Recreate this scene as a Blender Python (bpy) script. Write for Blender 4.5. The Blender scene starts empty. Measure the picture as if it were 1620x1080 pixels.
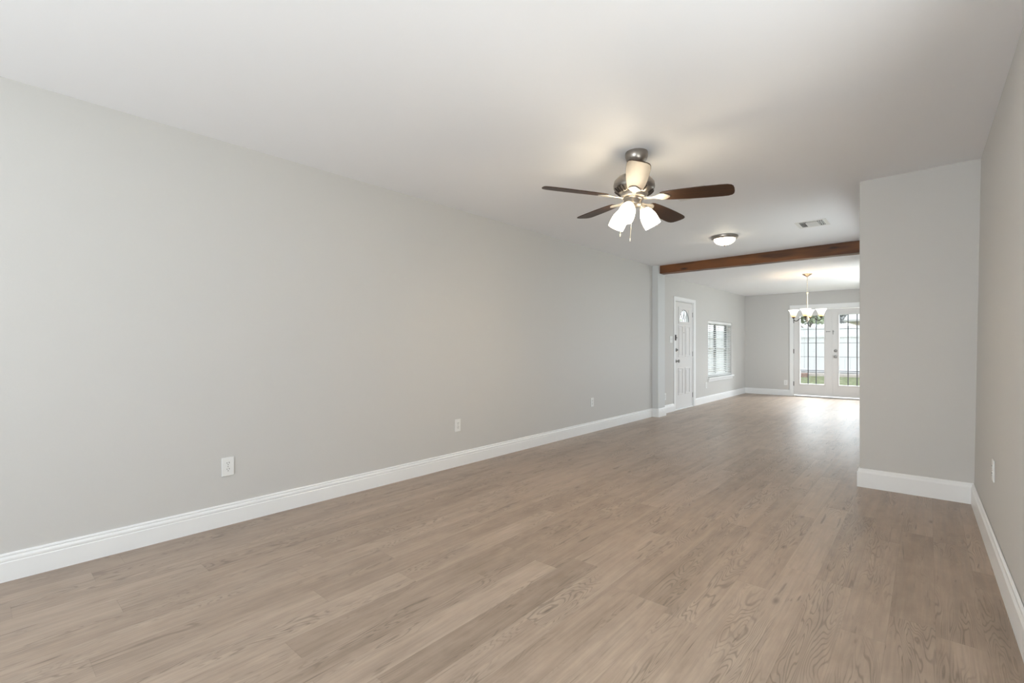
import bpy, bmesh, math, random
from mathutils import Vector, Matrix
random.seed(7)
PI = math.pi
C = bpy.context.scene.collection
S = bpy.context.scene

# ------------------------------------------------------------------ camera
cam_d = bpy.data.cameras.new('camera'); cam = bpy.data.objects.new('camera', cam_d); C.objects.link(cam)
cam_d.sensor_fit = 'HORIZONTAL'; cam_d.sensor_width = 36.0
cam_d.lens = 752.0/1620.0*36.0
cam_d.shift_y = 7.8/1620.0
cam_d.clip_start = 0.02; cam_d.clip_end = 200
cam.location = (0, 0, 1.14)
cam.rotation_euler = (PI/2, 0, math.radians(41.186))
S.camera = cam

# ------------------------------------------------------------------ colour, world, daylight, fill lamps
S.view_settings.view_transform = 'Standard'; S.view_settings.look = 'None'
S.view_settings.exposure = 0.90; S.view_settings.gamma = 1.0; S.view_settings.use_curve_mapping = False
w = bpy.data.worlds.new('overcast'); S.world = w; w.use_nodes = True
bg = w.node_tree.nodes['Background']; bg.inputs[0].default_value = (0.90, 0.95, 1.0, 1); bg.inputs[1].default_value = 1.35

def area(name, loc, rot, sx, sy, power, col):
    d = bpy.data.lights.new(name, 'AREA'); d.shape = 'RECTANGLE'; d.size = sx; d.size_y = sy
    d.energy = power; d.color = col
    o = bpy.data.objects.new(name, d); C.objects.link(o); o.location = loc; o.rotation_euler = rot
    return o
# daylight_back, daylight_far: windows out of view; the other lamps are added fill;
# the low upward ones are put there to brighten the ceiling
SKY = (0.875, 0.93, 1.0); FILL = (0.96, 0.95, 0.98)
area('daylight_back', (-1.25, -3.25, 1.45), (math.radians(92), 0, 0), 2.0, 1.4, 26, SKY)
area('ceiling_fill_back', (-1.25, -3.95, 0.62), (math.radians(109), 0, 0), 2.6, 1.0, 122, SKY)
area('fill_left', (-3.66, -1.98, 1.45), (math.radians(90), 0, math.radians(-90)), 1.5, 1.4, 17, SKY)
area('ceiling_fill_left', (-4.25, -1.98, 0.45), (math.radians(118), 0, math.radians(-90)), 1.9, 1.0, 26, FILL)
area('ceiling_fill_right', (1.15, 0.60, 0.30), (math.radians(132), 0, math.radians(90)), 3.0, 1.0, 56, FILL)
area('fill_mid', (-0.14, 6.10, 1.50), (math.radians(90), 0, math.radians(90)), 1.7, 1.2, 10, SKY)
area('ceiling_fill_mid', (0.35, 6.10, 0.35), (math.radians(125), 0, math.radians(90)), 1.8, 0.9, 4, FILL)
area('daylight_far', (-0.14, 9.90, 1.50), (math.radians(90), 0, math.radians(90)), 2.5, 1.2, 25, SKY)
area('ceiling_fill_far', (0.35, 9.90, 0.35), (math.radians(125), 0, math.radians(90)), 2.6, 0.9, 18, FILL)
area('glare_fill_above_doors', (-1.60, 14.2, 2.95), (math.radians(-62), 0, 0), 3.6, 1.5, 590, SKY)  # added lamp out of view, brings glare onto the floor by the doors

# ------------------------------------------------------------------ materials
def mat(name, col, rough=0.5, metal=0.0, spec=0.5, emis=None, estr=0.0, coat=0.0, coat_r=0.1):
    m = bpy.data.materials.new(name); m.use_nodes = True
    b = m.node_tree.nodes['Principled BSDF']
    b.inputs['Base Color'].default_value = (*col, 1); b.inputs['Roughness'].default_value = rough
    b.inputs['Metallic'].default_value = metal; b.inputs['Specular IOR Level'].default_value = spec
    b.inputs['Coat Weight'].default_value = coat; b.inputs['Coat Roughness'].default_value = coat_r
    if emis:
        b.inputs['Emission Color'].default_value = (*emis, 1); b.inputs['Emission Strength'].default_value = estr
    return m

class G:
    """tiny node graph helper"""
    def __init__(s, m): s.t = m.node_tree; s.b = s.t.nodes['Principled BSDF']
    def n(s, typ, **kw):
        x = s.t.nodes.new(typ)
        for k, v in kw.items(): setattr(x, k, v)
        return x
    def l(s, a, b): s.t.links.new(a, b)
    def put(s, v, sock):
        if isinstance(v, (int, float)): sock.default_value = v
        else: s.l(v, sock)
    def math(s, op, a, b=0.0, c=None):
        x = s.n('ShaderNodeMath', operation=op); s.put(a, x.inputs[0]); s.put(b, x.inputs[1])
        if c is not None: s.put(c, x.inputs[2])
        return x.outputs[0]
    def xyz(s, a, b, c):
        x = s.n('ShaderNodeCombineXYZ'); s.put(a, x.inputs[0]); s.put(b, x.inputs[1]); s.put(c, x.inputs[2]); return x.outputs[0]
    def noise(s, vec, scale=1.0, detail=2.0, rough=0.5, dist=0.0):
        x = s.n('ShaderNodeTexNoise'); s.l(vec, x.inputs['Vector']); x.inputs['Scale'].default_value = scale
        x.inputs['Detail'].default_value = detail; x.inputs['Roughness'].default_value = rough; x.inputs['Distortion'].default_value = dist
        return x.outputs[0]
    def ramp(s, v, stops):
        x = s.n('ShaderNodeValToRGB'); s.l(v, x.inputs[0]); e = x.color_ramp.elements
        while len(e) < len(stops): e.new(0.5)
        for i, (p, c) in enumerate(stops):
            e[i].position = p; e[i].color = (*c, 1) if len(c) == 3 else c
        return x.outputs[0]
    def mapr(s, v, a, b, c=0.0, d=1.0):
        x = s.n('ShaderNodeMapRange'); s.l(v, x.inputs[0])
        for i, q in enumerate((a, b, c, d)): x.inputs[i+1].default_value = q
        return x.outputs[0]
    def mix(s, f, a, b, mode='MIX'):
        x = s.n('ShaderNodeMix', data_type='RGBA', blend_type=mode); s.put(f, x.inputs[0])
        for v, i in ((a, 6), (b, 7)):
            if isinstance(v, tuple): x.inputs[i].default_value = (*v, 1)
            else: s.l(v, x.inputs[i])
        return x.outputs[2]
    def bump(s, h, strength, dist=0.01):
        x = s.n('ShaderNodeBump'); x.inputs['Strength'].default_value = strength; x.inputs['Distance'].default_value = dist
        s.l(h, x.inputs['Height']); s.l(x.outputs[0], s.b.inputs['Normal'])
    def obj(s):
        return s.n('ShaderNodeTexCoord').outputs['Object']

def plaster(name, col, bump=0.25, scale=160):
    m = mat(name, col, 0.62, spec=0.3); g = G(m); c = g.obj()
    n = g.noise(c, scale, 3, 0.6); g.bump(n, bump, 0.0015)
    return m
M = {}
M['wall'] = plaster('greige_wall_paint', (0.615, 0.600, 0.580))
M['pier'] = plaster('pale_grey_pier_paint', (0.67, 0.68, 0.68))
M['ceiling'] = plaster('ceiling_paint', (0.885, 0.885, 0.905), 0.15)
M['trim'] = mat('white_semi_gloss_trim', (0.87, 0.87, 0.87), 0.32)
M['door'] = mat('white_door_paint', (0.74, 0.725, 0.715), 0.38)
M['plastic'] = mat('white_plastic', (0.82, 0.82, 0.81), 0.3)
M['slot'] = mat('dark_slot', (0.02, 0.02, 0.02), 0.7)
M['nickel'] = mat('brushed_nickel', (0.34, 0.31, 0.28), 0.30, 0.95)
M['dark_metal'] = mat('dark_bronze', (0.06, 0.05, 0.045), 0.4, 0.8)
M['satin'] = mat('satin_nickel_hardware', (0.32, 0.31, 0.30), 0.35, 0.9)
M['muntin'] = mat('backlit_muntin_bar', (0.10, 0.10, 0.11), 0.5)  # white bars; their backlit darkness is put into the colour
M['muntin_pale'] = mat('pale_muntin_bar', (0.34, 0.35, 0.36), 0.5)  # paler backlit tone in the colour; the lead came shares it
M['fan_glass'] = mat('lit_opal_glass', (0.9, 0.88, 0.82), 0.3, emis=(1.0, 0.84, 0.60), estr=11.5)
M['bulb'] = mat('lit_bulb', (1, 1, 1), 0.3, emis=(1.0, 0.82, 0.58), estr=330.0)
M['small_bulb'] = mat('lit_candle_bulb', (1, 1, 1), 0.3, emis=(1.0, 0.80, 0.52), estr=34.0)
M['flush_glass'] = mat('lit_alabaster_glass', (0.9, 0.88, 0.82), 0.3, emis=(1.0, 0.86, 0.62), estr=7.5)
M['chain'] = mat('pull_chain_metal', (0.75, 0.70, 0.60), 0.3, 0.6)
M['vent'] = mat('vent_white_enamel', (0.74, 0.73, 0.71), 0.4)
M['blind'] = mat('white_faux_wood_slat', (0.86, 0.86, 0.85), 0.4)
M['bracket'] = mat('blade_bracket_nickel', (0.62, 0.57, 0.50), 0.35, 0.75)

def m_shade():
    # bell shade: amber near the fitter, milky white towards the rim
    m = mat('lit_amber_white_glass', (0.9, 0.85, 0.75), 0.3); g = G(m)
    z = g.n('ShaderNodeSeparateXYZ'); g.l(g.obj(), z.inputs[0])
    r = g.ramp(g.mapr(z.outputs[2], 0.0, 0.12), [(0.0, (0.75, 0.42, 0.13)), (0.30, (0.95, 0.68, 0.34)), (0.55, (1.0, 0.92, 0.74)), (1.0, (1.0, 0.95, 0.84))])
    g.l(r, g.b.inputs['Emission Color']); g.l(r, g.b.inputs['Base Color']); g.b.inputs['Emission Strength'].default_value = 1.15
    return m
M['bell'] = m_shade()

def m_glass():
    m = bpy.data.materials.new('window_glass'); m.use_nodes = True; t = m.node_tree; t.nodes.clear()
    o = t.nodes.new('ShaderNodeOutputMaterial'); mx = t.nodes.new('ShaderNodeMixShader')
    a = t.nodes.new('ShaderNodeBsdfTransparent'); b = t.nodes.new('ShaderNodeBsdfGlossy'); b.inputs['Roughness'].default_value = 0.02
    a.inputs[0].default_value = (0.95, 0.97, 0.965, 1); mx.inputs[0].default_value = 0.04
    t.links.new(a.outputs[0], mx.inputs[1]); t.links.new(b.outputs[0], mx.inputs[2]); t.links.new(mx.outputs[0], o.inputs[0])
    return m
M['glass'] = m_glass()

def m_floor():
    m = mat('vinyl_oak_planks', (0.3, 0.25, 0.2), 0.36, spec=0.5); g = G(m)
    sp = g.n('ShaderNodeSeparateXYZ'); g.l(g.obj(), sp.inputs[0]); x, y = sp.outputs[0], sp.outputs[1]
    W, L = 0.1455, 1.22
    xr = g.math('DIVIDE', g.math('ADD', x, 19.9105), W); row = g.math('FLOOR', xr); fx = g.math('FRACT', xr)
    wn = g.n('ShaderNodeTexWhiteNoise', noise_dimensions='1D'); g.l(row, wn.inputs['W'])
    yr = g.math('ADD', g.math('DIVIDE', g.math('ADD', y, 30.0), L), g.math('MULTIPLY', wn.outputs[0], 7.0))
    col = g.math('FLOOR', yr); fy = g.math('FRACT', yr)
    w2 = g.n('ShaderNodeTexWhiteNoise', noise_dimensions='2D'); g.l(g.xyz(row, col, 0.0), w2.inputs['Vector']); pid = w2.outputs[0]
    z = g.math('MULTIPLY', pid, 97.0)
    z2 = g.math('ADD', g.math('MULTIPLY', pid, 613.0), 11.0)
    fibre = g.noise(g.xyz(g.math('MULTIPLY', x, 70.0), g.math('MULTIPLY', y, 2.6), z), 1.0, 5, 0.62, 0.25)
    broad = g.noise(g.xyz(g.math('MULTIPLY', x, 11.0), g.math('MULTIPLY', y, 0.9), z2), 1.0, 3, 0.55, 0.5)
    mott = g.noise(g.xyz(g.math('MULTIPLY', x, 16.0), g.math('MULTIPLY', y, 6.0), z2), 1.0, 3, 0.6, 0.3)
    # cathedral figure: contour lines of a slow noise, shown in patches
    fld = g.noise(g.xyz(g.math('MULTIPLY', x, 9.0), g.math('MULTIPLY', y, 1.0), z), 1.0, 2.5, 0.5, 0.40)
    rings = g.math('SINE', g.math('MULTIPLY', fld, 210.0))
    rings = g.mapr(rings, 0.35, 1.0)
    msk = g.noise(g.xyz(g.math('MULTIPLY', x, 7.0), g.math('MULTIPLY', y, 1.3), z2), 1.0, 1, 0.5, 0.0)
    msk = g.mapr(msk, 0.46, 0.60)
    fig = g.math('MULTIPLY', rings, msk)
    # knots and short dark ticks
    vo = g.n('ShaderNodeTexVoronoi'); g.l(g.xyz(g.math('MULTIPLY', x, 5.5), g.math('MULTIPLY', y, 1.9), z), vo.inputs['Vector']); vo.inputs['Scale'].default_value = 1.0
    knot = g.mapr(vo.outputs['Distance'], 0.02, 0.09, 1.0, 0.0)
    tick = g.noise(g.xyz(g.math('MULTIPLY', x, 42.0), g.math('MULTIPLY', y, 3.4), z2), 1.0, 2, 0.5, 0.8)
    tick = g.mapr(tick, 0.66, 0.76)
    t = g.math('ADD', g.math('MULTIPLY', pid, 0.24), g.math('ADD', g.math('MULTIPLY', broad, 0.58), g.math('MULTIPLY', mott, 0.46)))
    base = g.ramp(t, [(0.36, (0.280, 0.209, 0.158)), (0.62, (0.375, 0.286, 0.222)), (0.90, (0.460, 0.362, 0.286))])
    fb = g.mapr(fibre, 0.30, 0.72, 0.84, 1.12)
    base = g.mix(1.0, base, g.xyz(fb, fb, fb), 'MULTIPLY')
    base = g.mix(g.math('MULTIPLY', fig, 0.46), base, (0.105, 0.080, 0.062))
    base = g.mix(g.math('MULTIPLY', knot, 0.55), base, (0.080, 0.060, 0.045))
    base = g.mix(g.math('MULTIPLY', tick, 0.60), base, (0.095, 0.072, 0.055))
    sx = g.math('MULTIPLY', g.math('MINIMUM', fx, g.math('SUBTRACT', 1.0, fx)), W)
    sy = g.math('MULTIPLY', g.math('MINIMUM', fy, g.math('SUBTRACT', 1.0, fy)), L)
    seam = g.mapr(g.math('MINIMUM', sx, sy), 0.0004, 0.0016, 1.0, 0.0)
    base = g.mix(g.math('MULTIPLY', seam, 0.16), base, (0.07, 0.055, 0.045))
    g.l(base, g.b.inputs['Base Color'])
    g.l(g.mapr(fibre, 0.3, 0.7, 0.30, 0.44), g.b.inputs['Roughness'])
    h = g.math('SUBTRACT', g.math('MULTIPLY', fibre, 0.6), g.math('ADD', g.math('MULTIPLY', fig, 0.5), g.math('MULTIPLY', seam, 0.5)))
    g.bump(h, 0.22, 0.002)
    return m
M['floor'] = m_floor()

def m_wood(name, c0, c1, axis, rough=0.45, coat=0.0, knots=True, sc=1.0):
    m = mat(name, c0, rough, coat=coat, coat_r=0.3); g = G(m)
    sp = g.n('ShaderNodeSeparateXYZ'); g.l(g.obj(), sp.inputs[0]); v = list(sp.outputs)
    q = [g.math('MULTIPLY', v[i], (2.2 if i == axis else 34.0)*sc) for i in range(3)]
    n = g.noise(g.xyz(*q), 1.0, 4, 0.6, 0.6)
    base = g.ramp(n, [(0.30, c0), (0.70, c1)])
    if knots:
        q2 = [g.math('MULTIPLY', v[i], 1.5 if i == axis else 7.0) for i in range(3)]
        n2 = g.noise(g.xyz(*q2), 1.0, 2, 0.5, 0.2)
        base = g.mix(g.mapr(n2, 0.40, 0.62, 0.0, 0.65), base, tuple(min(1, k*1.9) for k in c1))
        vo = g.n('ShaderNodeTexVoronoi'); q3 = [g.math('MULTIPLY', v[i], 2.6 if i == axis else 9.0) for i in range(3)]
        g.l(g.xyz(*q3), vo.inputs['Vector']); vo.inputs['Scale'].default_value = 1.0
        base = g.mix(g.mapr(vo.outputs['Distance'], 0.07, 0.20, 0.85, 0.0), base, (0.022, 0.008, 0.003))
    g.l(base, g.b.inputs['Base Color']); g.bump(n, 0.15, 0.002)
    return m
M['beam'] = m_wood('stained_cedar', (0.058, 0.018, 0.005), (0.135, 0.047, 0.011), 0, 0.5)
M['blade'] = m_wood('walnut_blade', (0.026, 0.011, 0.005), (0.060, 0.026, 0.011), 0, 0.45, coat=0.08, knots=False)

M['blade'].node_tree.nodes['Principled BSDF'].inputs['Specular IOR Level'].default_value = 0.3
def m_speckle(name, stops, scale, rough=0.9):
    m = mat(name, stops[0][1], rough, spec=0.1); g = G(m)
    g.l(g.ramp(g.noise(g.obj(), scale, 5, 0.65), stops), g.b.inputs['Base Color'])
    return m
M['grass'] = m_speckle('patchy_lawn', [(0.36, (0.26, 0.20, 0.13)), (0.46, (0.17, 0.20, 0.11)), (0.58, (0.27, 0.29, 0.18)), (0.70, (0.46, 0.41, 0.31))], 9.0)
M['concrete'] = m_speckle('pale_concrete', [(0.3, (0.42, 0.36, 0.34)), (0.7, (0.56, 0.50, 0.47))], 3.0)
M['fence'] = mat('white_vinyl_fence', (0.655, 0.650, 0.668), 0.5)
M['brick'] = m_speckle('red_clay_brick', [(0.3, (0.24, 0.14, 0.12)), (0.7, (0.42, 0.30, 0.26))], 9.0)
M['leaf'] = m_speckle('leaves', [(0.3, (0.30, 0.36, 0.24)), (0.7, (0.62, 0.66, 0.50))], 2.0)
M['leaf_grey'] = m_speckle('dull_leaves', [(0.3, (0.22, 0.22, 0.23)), (0.7, (0.55, 0.55, 0.56))], 2.0)
M['bark'] = mat('bark', (0.24, 0.21, 0.19), 0.9)
M['beige'] = mat('beige_siding', (0.62, 0.54, 0.44), 0.8)
M['roof'] = mat('pale_roof_shingle', (0.55, 0.54, 0.53), 0.8)
M['post'] = mat('dark_post_paint', (0.03, 0.03, 0.035), 0.6)

# ------------------------------------------------------------------ mesh helpers
def box(bm, x0, x1, y0, y1, z0, z1, bev=0.0, seg=2):
    r = bmesh.ops.create_cube(bm, size=1.0)['verts']
    for v in r:
        v.co = Vector(((x0+x1)/2+v.co.x*(x1-x0), (y0+y1)/2+v.co.y*(y1-y0), (z0+z1)/2+v.co.z*(z1-z0)))
    if bev > 0:
        es = list({e for v in r for e in v.link_edges})
        bmesh.ops.bevel(bm, geom=es, offset=bev, segments=seg, affect='EDGES', profile=0.5)
def prism(bm, pts, z0, z1, T=None):
    """extrude outline pts (x,y) between z0 and z1, then map by T"""
    T = T or (lambda p: p)
    a = [bm.verts.new(T(Vector((p[0], p[1], z0)))) for p in pts]
    b = [bm.verts.new(T(Vector((p[0], p[1], z1)))) for p in pts]
    n = len(pts); bm.faces.new(a[::-1]); bm.faces.new(b)
    for i in range(n): bm.faces.new((a[i], a[(i+1) % n], b[(i+1) % n], b[i]))
def lathe(bm, prof, seg=40, T=None, cap=True):
    """prof: (r,z) list; revolved about z"""
    T = T or Matrix.Identity(4); rings = []
    for r, z in prof:
        if r < 1e-6: rings.append([bm.verts.new(T @ Vector((0, 0, z)))])
        else: rings.append([bm.verts.new(T @ Vector((r*math.cos(2*PI*k/seg), r*math.sin(2*PI*k/seg), z))) for k in range(seg)])
    for A, B in zip(rings, rings[1:]):
        for k in range(seg):
            k2 = (k+1) % seg
            if len(A) == 1 and len(B) == 1: continue
            if len(A) == 1: bm.faces.new((A[0], B[k], B[k2]))
            elif len(B) == 1: bm.faces.new((A[k], A[k2], B[0]))
            else: bm.faces.new((A[k], A[k2], B[k2], B[k]))
    if cap:
        if len(rings[0]) > 1: bm.faces.new(rings[0])
        if len(rings[-1]) > 1: bm.faces.new(rings[-1])
def tube(bm, pts, r, seg=10):
    pts = [Vector(p) for p in pts]; rings = []; up = None
    for i, p in enumerate(pts):
        d = (pts[min(i+1, len(pts)-1)]-pts[max(i-1, 0)]).normalized()
        if up is None: up = d.orthogonal().normalized()
        up = (up-d*up.dot(d)).normalized(); s = d.cross(up)
        rr = r[i] if isinstance(r, (list, tuple)) else r
        rings.append([bm.verts.new(p+(up*math.cos(2*PI*k/seg)+s*math.sin(2*PI*k/seg))*rr) for k in range(seg)])
    for A, B in zip(rings, rings[1:]):
        for k in range(seg): bm.faces.new((A[k], A[(k+1) % seg], B[(k+1) % seg], B[k]))
    bm.faces.new(rings[0][::-1]); bm.faces.new(rings[-1])
def obj(name, bm, m, parent=None, smooth=False, loc=None):
    bmesh.ops.recalc_face_normals(bm, faces=bm.faces)
    me = bpy.data.meshes.new(name); bm.to_mesh(me); bm.free()
    if smooth:
        for p in me.polygons: p.use_smooth = True
        try: me.set_sharp_from_angle(angle=math.radians(38))
        except Exception: pass
    me.materials.append(m)
    o = bpy.data.objects.new(name, me); C.objects.link(o)
    if parent: o.parent = parent
    if loc: o.location = loc
    return o
def struct(name, bm, m, **k):
    o = obj(name, bm, m, **k)
    if not k.get('parent'): o['kind'] = 'structure'
    return o
def empty(name, loc=(0, 0, 0), rz=0.0, label=None, cat=None, group=None, kind=None):
    o = bpy.data.objects.new(name, None); C.objects.link(o); o.location = loc; o.rotation_euler = (0, 0, rz); o.empty_display_size = 0.1
    tag(o, label, cat, group, kind); return o
def tag(o, label=None, cat=None, group=None, kind=None):
    if label: o['label'] = label
    if cat: o['category'] = cat
    if group: o['group'] = group
    if kind: o['kind'] = kind
    return o
B = bmesh.new

# ------------------------------------------------------------------ room shell
XL, YB, YF, YJ, XJ = -3.375, -3.00, 12.53, 4.785, -0.42
bm = B(); box(bm, -3.52, 0.50, YB-.14, 12.67, -0.06, 0.0); struct('floor', bm, M['floor'])

def wall_x(name, X0, X1, y0, y1, z1, holes, m):      # wall lying along Y, holes (ya,yb,za,zb) sorted
    bm = B(); c = y0
    for ya, yb, za, zb in holes:
        box(bm, X0, X1, c, ya, 0, z1)
        if za > 0: box(bm, X0, X1, ya, yb, 0, za)
        box(bm, X0, X1, ya, yb, zb, z1); c = yb
    box(bm, X0, X1, c, y1, 0, z1)
    bmesh.ops.remove_doubles(bm, verts=bm.verts, dist=1e-5)
    return struct(name, bm, m)
def wall_y(name, Y0, Y1, x0, x1, z1, holes, m):
    bm = B(); c = x0
    for xa, xb, za, zb in holes:
        box(bm, c, xa, Y0, Y1, 0, z1)
        if za > 0: box(bm, xa, xb, Y0, Y1, 0, za)
        box(bm, xa, xb, Y0, Y1, zb, z1); c = xb
    box(bm, c, x1, Y0, Y1, 0, z1)
    bmesh.ops.remove_doubles(bm, verts=bm.verts, dist=1e-5)
    return struct(name, bm, m)
DR = (8.235, 9.115, 0.0, 1.965)          # entry door opening
WN = (9.93, 11.475, 0.500, 1.672)        # window opening
wall_x('wall_left', XL-0.14, XL, YB, YF, 2.56, [(-2.75, -1.20, 0.65, 2.15), DR, WN], M['wall'])
FD = (-2.335, -0.850, 0.0, 1.985)        # french door opening
wall_y('wall_far', YF, YF+0.14, XL-0.14, XJ+0.14, 2.56, [FD], M['wall'])
wall_y('wall_back', YB-0.14, YB, XL-0.14, 0.52, 2.56, [(-2.30, -0.20, 0.65, 2.15)], M['wall'])
bm = B(); box(bm, XJ, 0.42, YJ, YJ+0.14, 0, 2.56, 0.006, 3); struct('wall_jut', bm, M['wall'])
wall_x('wall_right_far', XJ, XJ+0.14, YJ+0.14, YF, 2.56, [(5.2, 7.0, 0.8, 2.1), (8.6, 11.2, 0.8, 2.1)], M['wall'])
# near right wall, very slightly out of plumb as in the photograph
def rwx(y, z): return (0.250+(YJ-y)*0.0114)+(0.037-(YJ-y)*0.0034)*z/2.484
bm = B()
for y0, y1, z0, z1 in ((YB, -0.80, 0, 2.56), (-0.80, 2.0, 0, 0.65), (-0.80, 2.0, 2.15, 2.56), (2.0, YJ, 0, 2.56)):
    q = [(y0, z0), (y1, z0), (y1, z1), (y0, z1)]
    a = [bm.verts.new((rwx(y, z), y, z)) for y, z in q]; b = [bm.verts.new((rwx(y, z)+0.14, y, z)) for y, z in q]
    bm.faces.new(a); bm.faces.new(b)
    for k in range(4): bm.faces.new((a[k], a[(k+1) % 4], b[(k+1) % 4], b[k]))
struct('wall_right', bm, M['wall'])
bm = B(); box(bm, XL, -3.27, 7.315, 7.575, 0, 2.50, 0.004, 2); struct('wall_pier', bm, M['pier'])

def ceil_z(x): return 2.445+0.0120*(x+3.375)
V1 = (-1.09, -0.80, 5.88, 6.20)
V2 = (-1.70, -1.385, 3.97, 4.285)
# ceilings, with real openings above the two registers
def sheet(name, xs, ys, zf, holes):
    bm = B()
    for i in range(len(xs)-1):
        for j in range(len(ys)-1):
            if (i, j) in holes: continue
            for top in (0.0, 0.10):
                q = [(xs[i], ys[j]), (xs[i+1], ys[j]), (xs[i+1], ys[j+1]), (xs[i], ys[j+1])]
                bm.faces.new([bm.verts.new((x, y, zf(x, y)+top)) for x, y in q])
    bmesh.ops.remove_doubles(bm, verts=bm.verts, dist=1e-5)
    return struct(name, bm, M['ceiling'])
xs = [-3.52, V2[0]+.025, V2[1]-.025, V1[0]+.025, V1[1]-.025, 0.52]
ys = [YB-.14, V2[2]+.025, V2[3]-.025, V1[2]+.025, V1[3]-.025, 7.43]
sheet('ceiling', xs, ys, lambda x, y: ceil_z(x), {(1, 1), (3, 3)})
sheet('ceiling_far', [-3.52, -0.28], [7.50, 12.67], lambda x, y: 2.342+0.0058*(y-7.5), set())

# beam
bm = B()
n = 26; x0, x1 = -3.268, XJ
rows = []
for i in range(n+1):
    x = x0+(x1-x0)*i/n; j = lambda s: s*(random.random()-.5)
    rows.append([bm.verts.new((x, 7.370+j(.004), 2.322+j(.006)-0.004*(i/n))), bm.verts.new((x, 7.374+j(.004), 2.463+0.01*i/n)),
                 bm.verts.new((x, 7.520, 2.463+0.01*i/n)), bm.verts.new((x, 7.520, 2.320+j(.004)))])
for A, D in zip(rows, rows[1:]):
    for k in range(4): bm.faces.new((A[k], A[(k+1) % 4], D[(k+1) % 4], D[k]))
bm.faces.new(rows[0]); bm.faces.new(rows[-1])
tag(obj('wooden_beam', bm, M['beam']), 'rough stained brown wooden beam spanning the ceiling between pier and jutting wall', 'beam')

# ------------------------------------------------------------------ baseboards
P_OGEE = [(0, 0), (0.016, 0), (0.016, 0.092), (0.0135, 0.096), (0.0150, 0.102), (0.0150, 0.110), (0.0120, 0.118), (0.0085, 0.120), (0.0105, 0.124), (0.0105, 0.129), (0.007, 0.134), (0, 0.135)]
P_FLAT = [(0, 0), (0.016, 0), (0.016, 0.118), (0.0125, 0.126), (0.010, 0.132), (0.0095, 0.142), (0.006, 0.148), (0, 0.150)]
def sweep(name, path, prof, hs=1.0):
    """path of wall-line points, room on the left-hand side of travel"""
    bm = B(); P = [Vector((p[0], p[1])) for p in path]; rings = []
    for i, p in enumerate(P):
        ds = []
        if i > 0: ds.append((P[i]-P[i-1]).normalized())
        if i < len(P)-1: ds.append((P[i+1]-P[i]).normalized())
        ns = [Vector((-d.y, d.x)) for d in ds]
        nn = ns[0] if len(ns) == 1 else (ns[0]+ns[1])/(1+ns[0].dot(ns[1]))
        rings.append([bm.verts.new((p.x+nn.x*a, p.y+nn.y*a, b*hs)) for a, b in prof])
    for A, D in zip(rings, rings[1:]):
        for k in range(len(prof)-1): bm.faces.new((A[k], A[k+1], D[k+1], D[k]))
    for r in (rings[0], rings[-1]): bm.faces.new(r)
    return struct(name, bm, M['trim'])
sweep('baseboard_left', [(XL, 7.299), (XL, YB)], P_OGEE)
sweep('baseboard_pier', [(XL, 7.590), (XL, 7.575), (-3.27, 7.575), (-3.27, 7.315), (XL+.0, 7.315)][1:], P_OGEE, 1.0)
sweep('baseboard_entry', [(XL, 8.174), (XL, 7.592)], P_OGEE, 1.0)
sweep('baseboard_left_far', [(-2.412, YF), (XL, YF), (XL, 9.208)], P_OGEE, 1.0)
sweep('baseboard_right', [(0.250+(YJ-YB)*0.0114, YB), (0.250, YJ), (XJ, YJ), (XJ, YF)], P_FLAT, 1.0)

# ------------------------------------------------------------------ entry door (left wall)
bm = B()
for y0, y1, z0, z1 in ((8.175, 8.235, 0, 2.027), (9.115, 9.207, 0, 2.027), (8.235, 9.115, 1.965, 2.027)):
    box(bm, XL-0.002, XL+0.016, y0, y1, z0, z1, 0.004)
box(bm, XL-0.138, XL-0.0, 8.2351, 8.247, 0, 1.965); box(bm, XL-0.138, XL-0.0, 9.103, 9.1149, 0, 1.965); box(bm, XL-0.138, XL, 8.247, 9.103, 1.953, 1.9649)
struct('trim_1', bm, M['trim'])
bm = B(); box(bm, XL-0.13, XL+0.012, 8.247, 9.103, 0.0, 0.014, 0.003); struct('trim_2', bm, M['trim'])
door = empty('door_1', (XL-0.012, 8.25, 0.018), 0, 'white panelled entry door with a leaded fanlight, on the left wall', 'door', kind='structure')
DW, DH = 0.850, 1.928        # slab spans local y 0..DW, z 0..DH; face at x = 0
hy0, hy1, hz0, hz1 = 0.215, 0.655, 1.572, 1.795
bm = B()
for y0, y1, z0, z1 in ((0, hy0, 0, DH), (hy1, DW, 0, DH), (hy0, hy1, 0, hz0), (hy0, hy1, hz1, DH)): box(bm, -0.044, 0, y0, y1, z0, z1)
bmesh.ops.remove_doubles(bm, verts=bm.verts, dist=1e-5)
obj('door_slab', bm, M['door'], door)
def ring(bm, x0, x1, y0, y1, z0, z1, w, bev=0.003):
    for a in ((y0, y1, z0, z0+w), (y0, y1, z1-w, z1), (y0, y0+w, z0+w, z1-w), (y1-w, y1, z0+w, z1-w)):
        box(bm, x0, x1, *a, bev)
for (y0, y1, z0, z1) in ((0.165, 0.385, 0.93, 1.505), (0.485, 0.715, 0.93, 1.505), (0.165, 0.385, 0.245, 0.735), (0.485, 0.715, 0.245, 0.735)):
    bm = B(); ring(bm, -0.001, 0.010, y0, y1, z0, z1, 0.024, 0.005); box(bm, -0.001, 0.006, y0+.045, y1-.045, z0+.045, z1-.045, 0.005)
    obj('door_panel', bm, M['door'], door)
bm = B(); ring(bm, -0.001, 0.014, hy0-.045, hy1+.045, hz0-.04, hz1+.045, 0.045, 0.006)
lf = obj('fanlight_frame', bm, M['door'], door)
cy, rz_, ry_ = (hy0+hy1)/2, hz1-hz0-.005, (hy1-hy0)/2-.005
arch = [(cy-ry_*math.cos(PI*k/20), hz0+rz_*math.sin(PI*k/20)) for k in range(21)]
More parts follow.
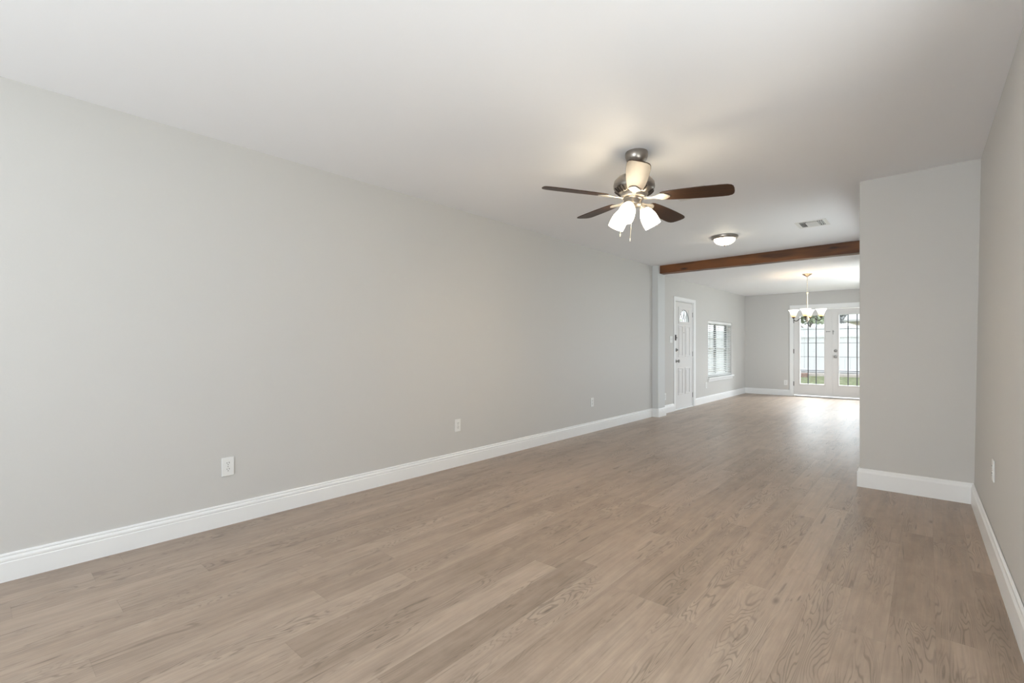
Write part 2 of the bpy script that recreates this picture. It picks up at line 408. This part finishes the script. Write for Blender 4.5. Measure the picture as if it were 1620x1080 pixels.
bm = B()
for k in range(20):           # spandrel between the arch and the rectangular frame
    q = [arch[k], arch[k+1], (arch[k+1][0], hz1), (arch[k][0], hz1)]
    prism(bm, q, -0.010, 0.006, lambda p: Vector((p.z, p.x, p.y)))
obj('spandrel', bm, M['door'], lf)
bm = B()
for k in (5, 9, 11, 15):
    tube(bm, [(-0.002, cy-(ry_*0.30)*math.cos(PI*k/20), hz0+rz_*0.30*math.sin(PI*k/20)), (-0.002, arch[k][0], arch[k][1])], 0.007, 6)
tube(bm, [(-0.002, cy-(ry_*0.30)*math.cos(PI*k/12), hz0+rz_*0.30*math.sin(PI*k/12)) for k in range(13)], 0.007, 6)
tube(bm, [(-0.002, cy-(ry_*0.66)*math.cos(PI*k/12), hz0+rz_*0.62*math.sin(PI*k/12)) for k in range(13)], 0.004, 6)
tube(bm, [(0.002, a, b) for a, b in arch], 0.008, 6)
obj('lead_came', bm, M['muntin_pale'], lf)
bm = B(); box(bm, -0.026, -0.020, hy0, hy1, hz0, hz1); obj('fanlight_glass', bm, M['glass'], door)
RX = Matrix.Rotation(PI/2, 4, 'Y')    # lathe axis z -> +x
def knob_at(parent, name, T, R, m):
    bm = B(); lathe(bm, [(0, 0), (.030, 0), (.030, .004), (.024, .009), (.011, .014), (.010, .030), (.020, .036), (.027, .046), (.028, .054), (.022, .064), (0, .067)], 24, T @ R)
    return obj(name, bm, m, parent, True)
def bolt_at(parent, name, T, R, m):
    bm = B(); lathe(bm, [(0, 0), (.032, 0), (.032, .006), (.026, .014), (.008, .016), (.008, .026), (0, .027)], 24, T @ R)
    t2 = T @ R
    bmesh.ops.create_cube(bm, size=1.0, matrix=t2 @ Matrix.Translation((0, 0, .026)) @ Matrix.Diagonal((.030, .007, .016, 1)))
    return obj(name, bm, m, parent, True)
knob_at(door, 'door_knob', Matrix.Translation((0, 0.072, 0.86)), RX, M['satin'])
bolt_at(door, 'deadbolt', Matrix.Translation((0, 0.072, 1.06)), RX, M['satin'])
bm = B(); lathe(bm, [(0, 0), (.008, 0), (.008, .004), (.004, .006), (0, .006)], 12, Matrix.Translation((0, 0.43, 1.375)) @ RX); obj('peephole', bm, M['satin'], door)
bm = B(); box(bm, 0, .012, .035, .105, 1.268, 1.284, .003); box(bm, .010, .030, .03, .045, 1.262, 1.290, .003); obj('door_guard', bm, M['satin'], door)
for z in (0.20, 0.98, 1.72):
    bm = B(); tube(bm, [(0.006, DW+.002, z-.045), (0.006, DW+.002, z+.045)], 0.006, 8); obj('hinge', bm, M['satin'], door)
gl = B(); box(gl, XL+0.017, XL+0.035, 8.205, 8.226, 1.245, 1.345, .004); tag(obj('door_guard_catch', gl, M['dark_metal']), 'small dark swing-bar catch screwed to the entry door casing', 'door latch')

# ------------------------------------------------------------------ left window
win = empty('window_1', (XL, 9.93, 0.50), kind='structure')
ww, wh = WN[1]-WN[0], WN[3]-WN[2]
bm = B(); ring(bm, -0.125, -0.085, 0.001, ww-.001, 0.001, wh-.001, 0.035, 0.004); obj('window_frame', bm, M['trim'], win)
bm = B(); ring(bm, -0.115, -0.095, 0.036, ww-.036, wh*0.50, wh-.036, 0.03, 0.003); u = obj('upper_sash', bm, M['trim'], win)
bm = B(); ring(bm, -0.095, -0.075, 0.036, ww-.036, 0.036, wh*0.53, 0.035, 0.003); l = obj('lower_sash', bm, M['trim'], win)
bm = B(); box(bm, -.107, -.103, .06, ww-.06, wh*.50+.02, wh-.06); obj('pane', bm, M['glass'], u)
bm = B(); box(bm, -.087, -.083, .06, ww-.06, .06, wh*.53-.02); obj('pane', bm, M['glass'], l)
bm = B(); box(bm, -0.075, 0.045, -0.045, ww+.05, -0.034, -0.001, 0.005); box(bm, 0.0005, 0.016, -0.02, ww+.03, -0.085, -0.034, 0.004)
struct('window_sill', bm, M['trim'], parent=win)
for y in (0.665, 1.370):
    bm = B(); box(bm, -0.108, -0.064, y-.018, y+.018, 0.037, wh-.037, 0.002); obj('window_bar', bm, M['post'], win)
bl = empty('window_blind', (XL-0.035, 9.93, 0.50), 0, 'white slatted blind lowered over the left wall window', 'blind')
bm = B(); box(bm, -0.026, 0.030, 0.008, ww-.008, wh-.058, wh-.004, 0.004); obj('headrail', bm, M['blind'], bl)
bm = B(); N = 27
for k in range(N):
    z = 0.055+k*(wh-0.135)/(N-1)
    T = Matrix.Translation((0, ww/2, z)) @ Matrix.Rotation(math.radians(24), 4, 'Y') @ Matrix.Diagonal((0.050, ww-.03, 0.0028, 1))
    bmesh.ops.create_cube(bm, size=1.0, matrix=T)
tag(obj('slats', bm, M['blind'], bl), kind=None)
bm = B(); box(bm, -0.024, 0.026, 0.012, ww-.012, 0.012, 0.030, 0.004); obj('bottom_rail', bm, M['blind'], bl)
for y in (0.16, ww*.5, ww-.16):
    bm = B(); tube(bm, [(0.027, y, .02), (0.027, y, wh-.05)], 0.0016, 6); tube(bm, [(-0.024, y, .02), (-0.024, y, wh-.05)], 0.0016, 6); obj('ladder_cord', bm, M['blind'], bl)
bm = B(); tube(bm, [(0.036, .10, wh-.06), (0.038, .10, wh*.48)], 0.004, 6); obj('tilt_wand', bm, M['satin'], bl)

# ------------------------------------------------------------------ french doors (far wall)
bm = B()
for x0, x1, z0, z1 in ((-2.412, -2.335, 0, 2.085), (-0.850, -0.775, 0, 2.085), (-2.335, -0.850, 1.985, 2.085)): box(bm, x0, x1, YF-0.018, YF+.002, z0, z1, 0.004)
box(bm, -2.334, -2.329, YF, YF+.138, 0, 1.984); box(bm, -0.856, -0.851, YF, YF+.138, 0, 1.984); box(bm, -2.329, -0.856, YF, YF+.138, 1.976, 1.984)
struct('trim_3', bm, M['trim'])
bm = B(); box(bm, -2.328, -0.857, YF-0.012, YF+.13, 0, 0.022, 0.004); struct('trim_4', bm, M['trim'])
def french(name, x0, x1, hinge_left, label):
    r = empty(name, (x0, YF+0.005, 0.030), 0, label, 'door', kind='structure'); W_, H_ = x1-x0, 1.940
    g0, g1, z0, z1 = 0.125, W_-0.145 if hinge_left else W_-0.125, 0.262, 1.805
    if not hinge_left: g0 = 0.125
    bm = B()
    for a in ((0, g0, 0, H_), (g1, W_, 0, H_), (g0, g1, 0, z0), (g0, g1, z1, H_)): box(bm, a[0], a[1], 0, 0.044, a[2], a[3])
    bmesh.ops.remove_doubles(bm, verts=bm.verts, dist=1e-5); obj('door_slab', bm, M['door'], r)
    bm = B()
    for a in ((g0-.028, g1+.028, z0-.028, z0), (g0-.028, g1+.028, z1, z1+.028), (g0-.028, g0, z0, z1), (g1, g1+.028, z0, z1)): box(bm, a[0], a[1], -0.010, 0.002, a[2], a[3], 0.004)
    obj('glazing_bead', bm, M['door'], r)
    bm = B(); box(bm, g0, g1, 0.020, 0.025, z0, z1); obj('glass_pane', bm, M['glass'], r)
    for k in (1, 2):
        x = g0+(g1-g0)*k/3; bm = B(); box(bm, x-.009, x+.009, 0.006, 0.019, z0, z1, 0.002); obj('vertical_muntin', bm, M['muntin'], r)
    for k in (1, 2, 3, 4):
        z = z0+(z1-z0)*k/5; bm = B(); box(bm, g0, g1, 0.008, 0.0185, z-.007, z+.007, 0.002); obj('horizontal_muntin', bm, M['muntin'] if k == 1 else M['muntin_pale'], r)
    hx = -0.003 if hinge_left else W_+.003
    for z in (0.255, 1.0, 1.70):
        bm = B(); tube(bm, [(hx, -0.008, z-.05), (hx, -0.008, z+.05)], 0.008, 8); obj('hinge', bm, M['dark_metal'], r)
    return r
fl = french('door_2', -2.326, -1.592, True, 'left white french door leaf with gridded glass, closed')
fr = french('door_3', -1.586, -0.859, False, 'right white french door leaf carrying the knob, partly hidden by the jutting wall')
RY = Matrix.Rotation(PI/2, 4, 'X')    # z -> -y
knob_at(fr, 'door_knob', Matrix.Translation((0.060, 0, 0.885)), RY, M['satin'])
bolt_at(fr, 'deadbolt', Matrix.Translation((0.060, 0, 1.015)), RY, M['satin'])
bm = B(); box(bm, -0.110, -0.030, -.010, 0, 1.430, 1.446, .003); box(bm, -0.110, -0.096, -.016, -.008, 1.425, 1.450, .002)
for v in bm.verts: v.co.x += 0.734
obj('latch_bolt', bm, M['satin'], fl)
bm = B(); box(bm, 0.008, 0.022, -.014, 0, 1.375, 1.470, .003); box(bm, 0.004, 0.034, -.024, -.012, 1.43, 1.447, .003); obj('flip_guard', bm, M['satin'], fr)
bm = B(); box(bm, -0.012, 0.006, -.006, -.0005, 0.0, 1.940, 0.002); obj('astragal', bm, M['door'], fr)

# ------------------------------------------------------------------ rear and far side windows, plus unseen windows added to let in light
def plain_window(name, T, W_, H_):
    r = bpy.data.objects.new(name, None); C.objects.link(r); r.matrix_world = T; r['kind'] = 'structure'
    bm = B()
    for a in ((0.001, W_-.001, 0.001, .05), (0.001, W_-.001, H_-.05, H_-.001), (0.001, .05, .05, H_-.05), (W_-.05, W_-.001, .05, H_-.05), (.05, W_-.05, H_/2-.02, H_/2+.02)): box(bm, a[0], a[1], 0.04, 0.10, a[2], a[3], .003)
    f = obj('window_frame', bm, M['trim'], r)
    bm = B(); box(bm, .05, W_-.05, .068, .072, .05, H_-.05); obj('pane', bm, M['glass'], f)
plain_window('window_2', Matrix.Translation((-0.20, YB, .65)) @ Matrix.Rotation(PI, 4, 'Z'), 2.10, 1.50)
plain_window('added_window_6', Matrix.Translation((XL, -2.75, .65)) @ Matrix.Rotation(PI/2, 4, 'Z'), 1.55, 1.50)  # added out of view to light the right wall and ceiling
plain_window('added_window_3', Matrix.Translation((0.32, 2.0, .65)) @ Matrix.Rotation(-PI/2, 4, 'Z'), 2.80, 1.50)  # added beside the camera to light the left wall
plain_window('window_4', Matrix.Translation((XJ, 11.2, .80)) @ Matrix.Rotation(-PI/2, 4, 'Z'), 2.60, 1.30)
plain_window('added_window_5', Matrix.Translation((XJ, 7.0, .80)) @ Matrix.Rotation(-PI/2, 4, 'Z'), 1.80, 1.30)  # added behind the jut to light the middle of the room

# ------------------------------------------------------------------ outlets and switch: local x along wall, y out of wall, z up
def rrect(w_, h_, r, n=5):
    out = []
    for cx, cz, a0 in ((w_/2-r, h_/2-r, 0), (-w_/2+r, h_/2-r, PI/2), (-w_/2+r, -h_/2+r, PI), (w_/2-r, -h_/2+r, 3*PI/2)):
        out += [(cx+r*math.cos(a0+PI/2*k/n), cz+r*math.sin(a0+PI/2*k/n)) for k in range(n+1)]
    return out
XZ = lambda p: Vector((p.x, p.z, p.y))
def outlet(loc, rz, label, w_=0.072, h_=0.118, group='white wall outlets'):
    r = empty('wall_outlet', loc, rz, label, 'outlet', group)
    bm = B(); box(bm, -w_/2, w_/2, 0.0, 0.0065, -h_/2, h_/2, 0.003, 3); p = obj('cover_plate', bm, M['plastic'], r)
    for s in (-1, 1):
        bm = B(); prism(bm, rrect(.034, .029, .012), 0.006, 0.0085, lambda p, s=s: Vector((p.x, p.z, p.y+s*.0195)))
        rc = obj('receptacle', bm, M['plastic'], r)
        bm = B()
        for dx, hh in ((-.0065, .009), (.0065, .0075)): box(bm, dx-.0013, dx+.0013, .0080, .0092, s*.0195+.001, s*.0195+.001+hh)
        lathe(bm, [(0, 0), (.0026, 0), (.0026, .0012), (0, .0012)], 10, Matrix.Translation((0, .0092, s*.0195-.007)) @ Matrix.Rotation(PI/2, 4, 'X'))
        obj('slots', bm, M['slot'], rc)
    bm = B(); lathe(bm, [(0, 0), (.003, 0), (.003, .001), (0, .0015)], 10, Matrix.Translation((0, .0062, 0)) @ Matrix.Rotation(-PI/2, 4, 'X')); obj('screw', bm, M['satin'], r)
    return r
LW = -PI/2      # wall at left: outward = +x
outlet((XL, 1.092, 0.372), LW, 'white duplex outlet low on the left wall, nearest the viewer')
outlet((XL, 3.068, 0.388), LW, 'white duplex outlet low on the left wall, second from the viewer')
outlet((XL, 5.478, 0.396), LW, 'white duplex outlet low on the long left wall, last before the pier')
outlet((XL, 7.815, 0.284), LW, 'white outlet between the pier and the white entry door', h_=0.118)
outlet((XL, 9.815, 0.355), LW, 'pale outlet under the near lower corner of the window sill')
outlet((-2.492, YF, 0.300), PI, 'white outlet on the far wall beside the french door casing')
rw = 0.250+(YJ-3.655)*0.0114+0.037*0.19
outlet((rw, 3.655, 0.468), PI/2, 'white outlet on the right wall, seen almost edge on')
sw = empty('light_switch', (XL, 8.070, 1.262), LW, 'white two-toggle light switch plate left of the entry door', 'light switch')
bm = B(); box(bm, -.058, .058, 0, .0065, -.058, .058, .003, 3); obj('cover_plate', bm, M['plastic'], sw)
for x in (-.023, .023):
    bm = B(); box(bm, x-.005, x+.005, .006, .014, -.002, .012, .002); obj('toggle', bm, M['plastic'], sw)

# ------------------------------------------------------------------ ceiling registers
def register(V, label, flip=False, m=M['vent']):
    x0, x1, y0, y1 = V; cx, cy_ = (x0+x1)/2, (y0+y1)/2; zc = ceil_z(cx)
    r = empty('ceiling_vent', (cx, cy_, zc), 0, label, 'ceiling vent', 'ceiling air registers'); a, b = (x1-x0)/2, (y1-y0)/2
    bm = B(); f = 0.036
    for q in ((-a, a, -b, -b+f), (-a, a, b-f, b), (-a, -a+f, -b+f, b-f), (a-f, a, -b+f, b-f)): box(bm, q[0], q[1], q[2], q[3], -0.003, 0.001, 0.001)
    obj('frame', bm, m, r)
    bm = B(); A, Bb = a-.026, b-.026
    for q in ((-A, A, -Bb, -Bb+.004), (-A, A, Bb-.004, Bb), (-A, -A+.004, -Bb, Bb), (A-.004, A, -Bb, Bb)): box(bm, *q, 0.004, 0.095)
    box(bm, -A, A, -Bb, Bb, 0.090, 0.095); box(bm, -A, A, -(b-f)*0.60-.002, -(b-f)*0.60+.002, 0.010, 0.092); obj('duct_boot', bm, M['slot'], r)
    def louvres(n_, cx_, cy2, wx, wy, along_x, ang):
        bm = B()
        for k in range(n_):
            t = (k+.5)/n_-.5
            if along_x: T = Matrix.Translation((cx_, cy2+t*wy, 0.003)) @ Matrix.Rotation(ang, 4, 'X') @ Matrix.Diagonal((wx, .017, .0012, 1))
            else: T = Matrix.Translation((cx_+t*wx, cy2, 0.003)) @ Matrix.Rotation(ang, 4, 'Y') @ Matrix.Diagonal((.017, wy, .0012, 1))
            bmesh.ops.create_cube(bm, size=1.0, matrix=T)
        obj('louvre_bank', bm, m, r)
    ia, ib = a-f, b-f
    louvres(1, 0, -ib*0.80, 2*ia, ib*0.40, True, math.radians(14))      # blows towards the near side
    louvres(9, 0, ib*0.22, ia*0.90, ib*1.56, True, math.radians(-38))
    louvres(4, -ia*0.74, ib*0.22, ia*0.50, ib*1.56, False, math.radians(-62 if flip else 42))
    louvres(4 if flip else 3, ia*0.74, ib*0.22, ia*0.50, ib*1.56, False, math.radians(42 if flip else -76))
    bm = B(); box(bm, -ia, ia, -ib*0.60-.003, -ib*0.60+.003, -.002, .002); box(bm, -ia*.47-.003, -ia*.47+.003, -ib*.6, ib, -.002, .002); box(bm, ia*.47-.003, ia*.47+.003, -ib*.6, ib, -.002, .002)
    obj('divider', bm, m, r)
register(V1, 'square ceiling air vent with dark louvres in front of the wooden beam')
register(V2, 'white ceiling air vent partly hidden behind the right fan blade', True)

# ------------------------------------------------------------------ flush ceiling light
FLX, FLY = -1.842, 5.99
zc = ceil_z(FLX)
fm = empty('flush_ceiling_light', (FLX, FLY, zc), 0, 'lit flush-mount ceiling light with nickel rim near the wooden beam', 'ceiling light')
bm = B(); lathe(bm, [(0, 0), (.150, 0), (.151, -.010), (.146, -.020), (.146, -.026), (.136, -.032), (.132, -.036), (.118, -.036), (.118, -.010), (0, -.010)], 56); obj('rim', bm, M['nickel'], fm, True)
bm = B(); lathe(bm, [(.119+0.0, -.030)]+[(.119*math.cos(t), -.034-.070*math.sin(t)) for t in [PI/2*k/10 for k in range(10)]]+[(0, -.104)], 48, cap=False); obj('glass_bowl', bm, M['flush_glass'], fm, True)
bm = B(); lathe(bm, [(0, -.100), (.010, -.103), (.011, -.108), (.005, -.112), (.004, -.120), (0, -.124)], 16); obj('finial', bm, M['nickel'], fm, True)

# ------------------------------------------------------------------ ceiling fan
FX, FY = -1.502, 3.012
fz = ceil_z(FX)
fan = empty('ceiling_fan', (FX, FY, fz), 0, 'five-blade brown and nickel ceiling fan with three lit glass shades', 'ceiling fan')
bm = B(); lathe(bm, [(0, 0), (.074, 0), (.076, -.008), (.075, -.030), (.069, -.052), (.055, -.070), (.035, -.081), (.026, -.084), (0, -.084)], 40); obj('canopy', bm, M['nickel'], fan, True)
TILT = Matrix.Rotation(math.radians(4.4), 4, Vector((math.cos(math.radians(135)), math.sin(math.radians(135)), 0)))   # the fan hangs slightly out of level
DROP = Matrix.Translation((0, 0, -0.052))
TD = TILT @ DROP
def ft(o): o.matrix_local = TD @ Matrix(o.matrix_local); return o
bm = B(); tube(bm, [(0, 0, -.012), (0, 0, -.135)], .014, 16); ft(obj('downrod', bm, M['dark_metal'], fan, True))
bm = B(); lathe(bm, [(0, -.098), (.030, -.098), (.045, -.103), (.085, -.112), (.115, -.130), (.134, -.155), (.139, -.180), (.136, -.200), (.128, -.212), (.098, -.232), (.080, -.240), (0, -.240)], 56); hs = ft(obj('motor_housing', bm, M['nickel'], fan, True))
for k in range(30):
    if (k % 6) in (0, 5): continue
    a_ = 2*PI*k/30; bm = B()
    tube(bm, [(math.cos(a_)*r_, math.sin(a_)*r_, z_) for r_, z_ in ((.133, -.209), (.118, -.223), (.100, -.234))], .0042, 6)
    obj('cooling_rib', bm, M['dark_metal'], hs, True)
bm = B(); lathe(bm, [(0, -.236), (.080, -.236), (.084, -.242), (.084, -.258), (.078, -.264), (0, -.264)], 48); ft(obj('flywheel', bm, M['bracket'], fan, True))
bm = B(); lathe(bm, [(0, -.262), (.066, -.262), (.069, -.267), (.066, -.272), (.061, -.276), (.061, -.300), (.064, -.306), (.060, -.314), (.030, -.322), (.012, -.330), (0, -.332)], 48); ft(obj('switch_housing', bm, M['nickel'], fan, True))
ZB = -.262
def blade_outline():
    top = [(.185, .040), (.205, .050), (.26, .058), (.36, .066), (.46, .0695), (.56, .0700), (.595, .067), (.618, .058), (.629, .042), (.633, .018)]
    return top+[(x, -y) for x, y in reversed(top)]
for k in range(5):
    az = math.radians(-60+72*k)
    # local +y is the counter-clockwise side; its edge is lower
    Tb = TD @ Matrix.Rotation(az, 4, 'Z') @ Matrix.Translation((0, 0, ZB)) @ Matrix.Rotation(math.radians(-11), 4, 'X')
    bm = B(); prism(bm, blade_outline(), -.003, .003)
    b = obj('blade', bm, M['blade'], fan); b.matrix_local = Tb
    mod = b.modifiers.new('edge', 'BEVEL'); mod.width = 0.0018; mod.segments = 2
    bm = B()
    out = [(.070, .014), (.110, .011), (.140, .012), (.165, .024), (.190, .040), (.212, .036), (.232, .022), (.246, .008)]
    out = out+[(x, -y) for x, y in reversed(out)]
    prism(bm, out, -.009, -.0035)
    br = obj('blade_bracket', bm, M['bracket'], b)
    mod = br.modifiers.new('edge', 'BEVEL'); mod.width = 0.002; mod.segments = 2
# light kit: three arms with tulip shades
for k in range(3):
    az = math.radians(-78+120*k)
    d = Vector((math.cos(az), math.sin(az), 0))
    bm = B(); tube(bm, [d*.040+Vector((0, 0, -.306)), d*.060+Vector((0, 0, -.312)), d*.072+Vector((0, 0, -.322)), d*.078+Vector((0, 0, -.334))], .010, 12)
    ax = (d*math.sin(math.radians(33))+Vector((0, 0, -math.cos(math.radians(33))))).normalized()
    base = d*.072+Vector((0, 0, -.318))
    R = ax.to_track_quat('Z', 'Y').to_matrix().to_4x4(); T = Matrix.Translation(base) @ R
    lathe(bm, [(0, -.004), (.018, -.004), (.026, .004), (.028, .016), (.024, .018), (0, .018)], 20, T)
    arm = ft(obj('lamp_arm', bm, M['bracket'], fan, True))
    prof = [(.024, .014), (.032, .022), (.043, .042), (.051, .066), (.055, .092), (.056, .118), (.055, .146), (.052, .146), (.053, .118), (.052, .092), (.048, .066), (.040, .042), (.029, .024), (.022, .018)]
    bm = B(); lathe(bm, prof, 32, T, cap=False); sh = ft(obj('lamp_shade', bm, M['fan_glass'], fan, True))
    bm = B(); lathe(bm, [(0, .020), (.012, .022), (.014, .040), (.024, .062), (.028, .082), (.022, .102), (0, .110)], 20, T); obj('bulb', bm, M['bulb'], sh, True)
for (dx, dy, z0, z1) in ((-.037, -.072, -.300, -.520), (.020, -.035, -.316, -.548)):
    bm = B(); tube(bm, [(dx, dy, z0), (dx, dy, z1)], .0014, 6); ch = ft(obj('pull_chain', bm, M['chain'], fan))
    bm = B(); lathe(bm, [(0, z1), (.003, z1-.003), (.004, z1-.018), (0, z1-.024)], 10, Matrix.Translation((dx, dy, 0))); obj('chain_fob', bm, M['chain'], ch, True)

# ------------------------------------------------------------------ chandelier in the far room
CX, CY, CZ = -1.520, 9.240, 2.351
chn = empty('chandelier', (CX, CY, CZ), 0, 'small hanging chandelier with upturned amber-white bell shades in front of the french doors', 'chandelier')
bm = B(); lathe(bm, [(0, 0), (.072, 0), (.072, -.004), (.058, -.016), (.030, -.034), (.012, -.046), (0, -.048)], 32); obj('canopy', bm, M['nickel'], chn, True)
bm = B(); z = -.046; k = 0
while z > -.300:
    pts = []
    for t in range(13):
        a_ = 2*PI*t/12; q = (math.cos(a_)*.0065, 0, math.sin(a_)*.0125)
        pts.append((q[0], 0, z-.012+q[2]) if k % 2 == 0 else (0, q[0], z-.012+q[2]))
    tube(bm, pts, .0018, 6); z -= .0205; k += 1
tube(bm, [(.003, .003, -.04), (-.003, .002, -.12), (.004, -.003, -.20), (0, 0, -.31)], .0022, 6)
obj('chain', bm, M['chain'], chn, True)
bm = B(); lathe(bm, [(0, -.298), (.010, -.300), (.016, -.310), (.018, -.318), (.010, -.328), (.007, -.345), (.0085, -.45), (.007, -.60), (.010, -.69), (.016, -.70), (.020, -.715), (.030, -.735), (.034, -.750), (.028, -.772), (.014, -.790), (.008, -.800), (.006, -.812), (0, -.815)], 28)
obj('stem', bm, M['chain'], chn, True)
for k in range(4):
    az = math.radians(-80.7-7+90*k)     # towards the viewer first
    d = Vector((math.cos(az), math.sin(az), 0)); Z = Vector((0, 0, 1))
    P = [(.020, -.735), (.060, -.728), (.100, -.735), (.125, -.760), (.148, -.782), (.176, -.780), (.196, -.758), (.198, -.730)]
    pts = []
    for i in range(len(P)-1):
        for t in (0, .33, .66):
            pts.append(d*(P[i][0]*(1-t)+P[i+1][0]*t)+Z*(P[i][1]*(1-t)+P[i+1][1]*t))
    pts.append(d*P[-1][0]+Z*P[-1][1])
    bm = B(); tube(bm, pts, .006, 8); lathe(bm, [(0, -.735), (.014, -.735), (.024, -.722), (.026, -.712), (0, -.712)], 16, Matrix.Translation(d*.198))
    obj('chandelier_arm', bm, M['dark_metal'], chn, True)
    bm = B(); lathe(bm, [(.020, 0), (.029, .006), (.037, .022), (.043, .046), (.053, .076), (.068, .104), (.080, .120), (.077, .121), (.065, .105), (.050, .077), (.040, .047), (.034, .023), (.026, .008), (.018, .003)], 28, cap=False)
    s = obj('bell_shade', bm, M['bell'], chn, True); s.location = d*.198+Z*(-.714)
    bm = B(); lathe(bm, [(0, .006), (.011, .008), (.013, .024), (.020, .042), (.022, .056), (.014, .072), (0, .078)], 16); obj('bulb', bm, M['small_bulb'], s, True)

# ------------------------------------------------------------------ outside
bm = B(); N = 40
gv = [[None]*(N+1) for _ in range(N+1)]
for i in range(N+1):
    for j in range(N+1):
        x = -32+60*i/N; y = -12+62*j/N
        gv[i][j] = bm.verts.new((x, y, -0.16+max(0, min(1, (y-13.5)/6.5))*0.30+random.uniform(-.012, .012)))
for i in range(N):
    for j in range(N): bm.faces.new((gv[i][j], gv[i+1][j], gv[i+1][j+1], gv[i][j+1]))
tag(obj('lawn', bm, M['grass']), 'patchy green and straw-coloured lawn outside the french doors', 'lawn', kind='stuff')
bm = B(); box(bm, -9, 5, 19.45, 19.93, 0.05, 0.20, 0.02); tag(obj('concrete_curb', bm, M['concrete']), 'low pale concrete curb along the foot of the white yard fence', 'curb')
fence = empty('yard_fence', (0, 20.0, 0.10), 0, 'tall white board fence across the back yard, seen through the french doors', 'fence')
bm = B(); x = -9.0
while x < 5.0:
    box(bm, x, x+.148, -.012, .012, 0.0, 1.62+0.19*(x+9)/9*0.9, 0.003, 1); x += .152
obj('boards', bm, M['fence'], fence)
for z in (0.14, 1.36):
    bm = B(); box(bm, -9, 5, -.06, -.014, z, z+.09, .004); obj('rail', bm, M['fence'], fence)
for i in range(6):
    x = -8.9+i*2.75; bm = B(); box(bm, x-.05, x+.05, .014, .11, -.1, 1.6, .004); obj('post', bm, M['fence'], fence)
bm = B()
for i in range(1):
    for j in range(2): box(bm, -3.33+i*.215+.04*j, -3.12+i*.215+.04*j, 18.9, 19.0, 0.06+j*.085, 0.14+j*.085, .006)
tag(obj('brick_edging', bm, M['brick']), 'short run of red brick edging in front of the fence at left', 'edging')

def foliage(name, c, r, n, m, leaf=.08, parent=None):
    bm = B(); rnd = random.Random(int(c[0]*31+c[1]*7) & 1023)
    blobs = [(rnd.uniform(-.7, .7)*r[0], rnd.uniform(-.7, .7)*r[1], rnd.uniform(-.7, .8)*r[2], rnd.uniform(.3, .6)) for _ in range(34)]
    for _ in range(n):
        b = rnd.choice(blobs); v = Vector((rnd.gauss(0, 1), rnd.gauss(0, 1), rnd.gauss(0, 1))).normalized()*b[3]*rnd.uniform(.7, 1)
        p = Vector((c[0]+b[0]+v.x*r[0]*.7, c[1]+b[1]+v.y*r[1]*.7, c[2]+b[2]+v.z*r[2]*.7))
        a = Vector((rnd.uniform(-1, 1), rnd.uniform(-1, 1), rnd.uniform(-1, 1))).normalized(); t = a.orthogonal().normalized(); L_ = leaf*rnd.uniform(.6, 1.3)
        q = [p-a*L_, p+t*L_*.4, p+a*L_, p-t*L_*.4]; bm.faces.new([bm.verts.new(k_) for k_ in q])
    return obj(name, bm, m, parent)
def tree(loc, h, r, n, m, label, leaf=.08):
    t = empty('yard_tree', loc, 0, label, 'tree', 'trees beyond the yard fence')
    bm = B(); tube(bm, [(0, 0, 0), (.06, 0, h*.35), (-.04, .05, h*.6), (0, 0, h*.9)], [.10, .08, .05, .02], 8)
    for k in range(6):
        a_ = k*1.05+.3; tube(bm, [(0, 0, h*(.45+.07*k)), (math.cos(a_)*r[0]*.5, math.sin(a_)*r[1]*.5, h*(.6+.08*k)), (math.cos(a_)*r[0]*.8, math.sin(a_)*r[1]*.8, h*(.78+.07*k))], [.03, .018, .008], 6)
    obj('trunk', bm, M['bark'], t)
    foliage('crown', (0, 0, h), r, n, m, leaf, t)
tree((-3.9, 24.5, 0.15), 2.4, (1.0, .8, 0.55), 7000, M['leaf'], 'leafy green tree above the fence behind the left french door')
tree((-3.95, 33.0, 0.15), 2.75, (.75, .8, 0.55), 6000, M['leaf_grey'], 'dull grey-green tree above the fence behind the right french door')
tree((-2.6, 36.0, 0.15), 3.0, (1.1, 1.0, 0.65), 6000, M['leaf_grey'], 'grey-green tree standing over the neighbouring roof')
nb = empty('neighbour_house', (-2.42, 26.0, 0.16), 0, 'beige neighbouring house with pale roof just visible over the fence', 'house')
bm = B(); box(bm, 0, 7, 0, 4, 0, 2.08); obj('wall', bm, M['beige'], nb)
bm = B(); prism(bm, [(-.4, 2.08), (4.4, 2.08), (4.4, 2.16), (2, 2.70), (-.4, 2.16)], -.4, 7.4, lambda p: Vector((p.z, p.x, p.y))); obj('roof', bm, M['roof'], nb)
# hedge outside the left window
hd = empty('front_hedge', (-7.2, 13.0, -.15), 0, 'pale green hedge outside the left window behind the blind', 'hedge')
foliage('foliage', (0, 0, 1.3), (1.0, 3.6, 1.2), 3600, M['leaf'], .13, hd)
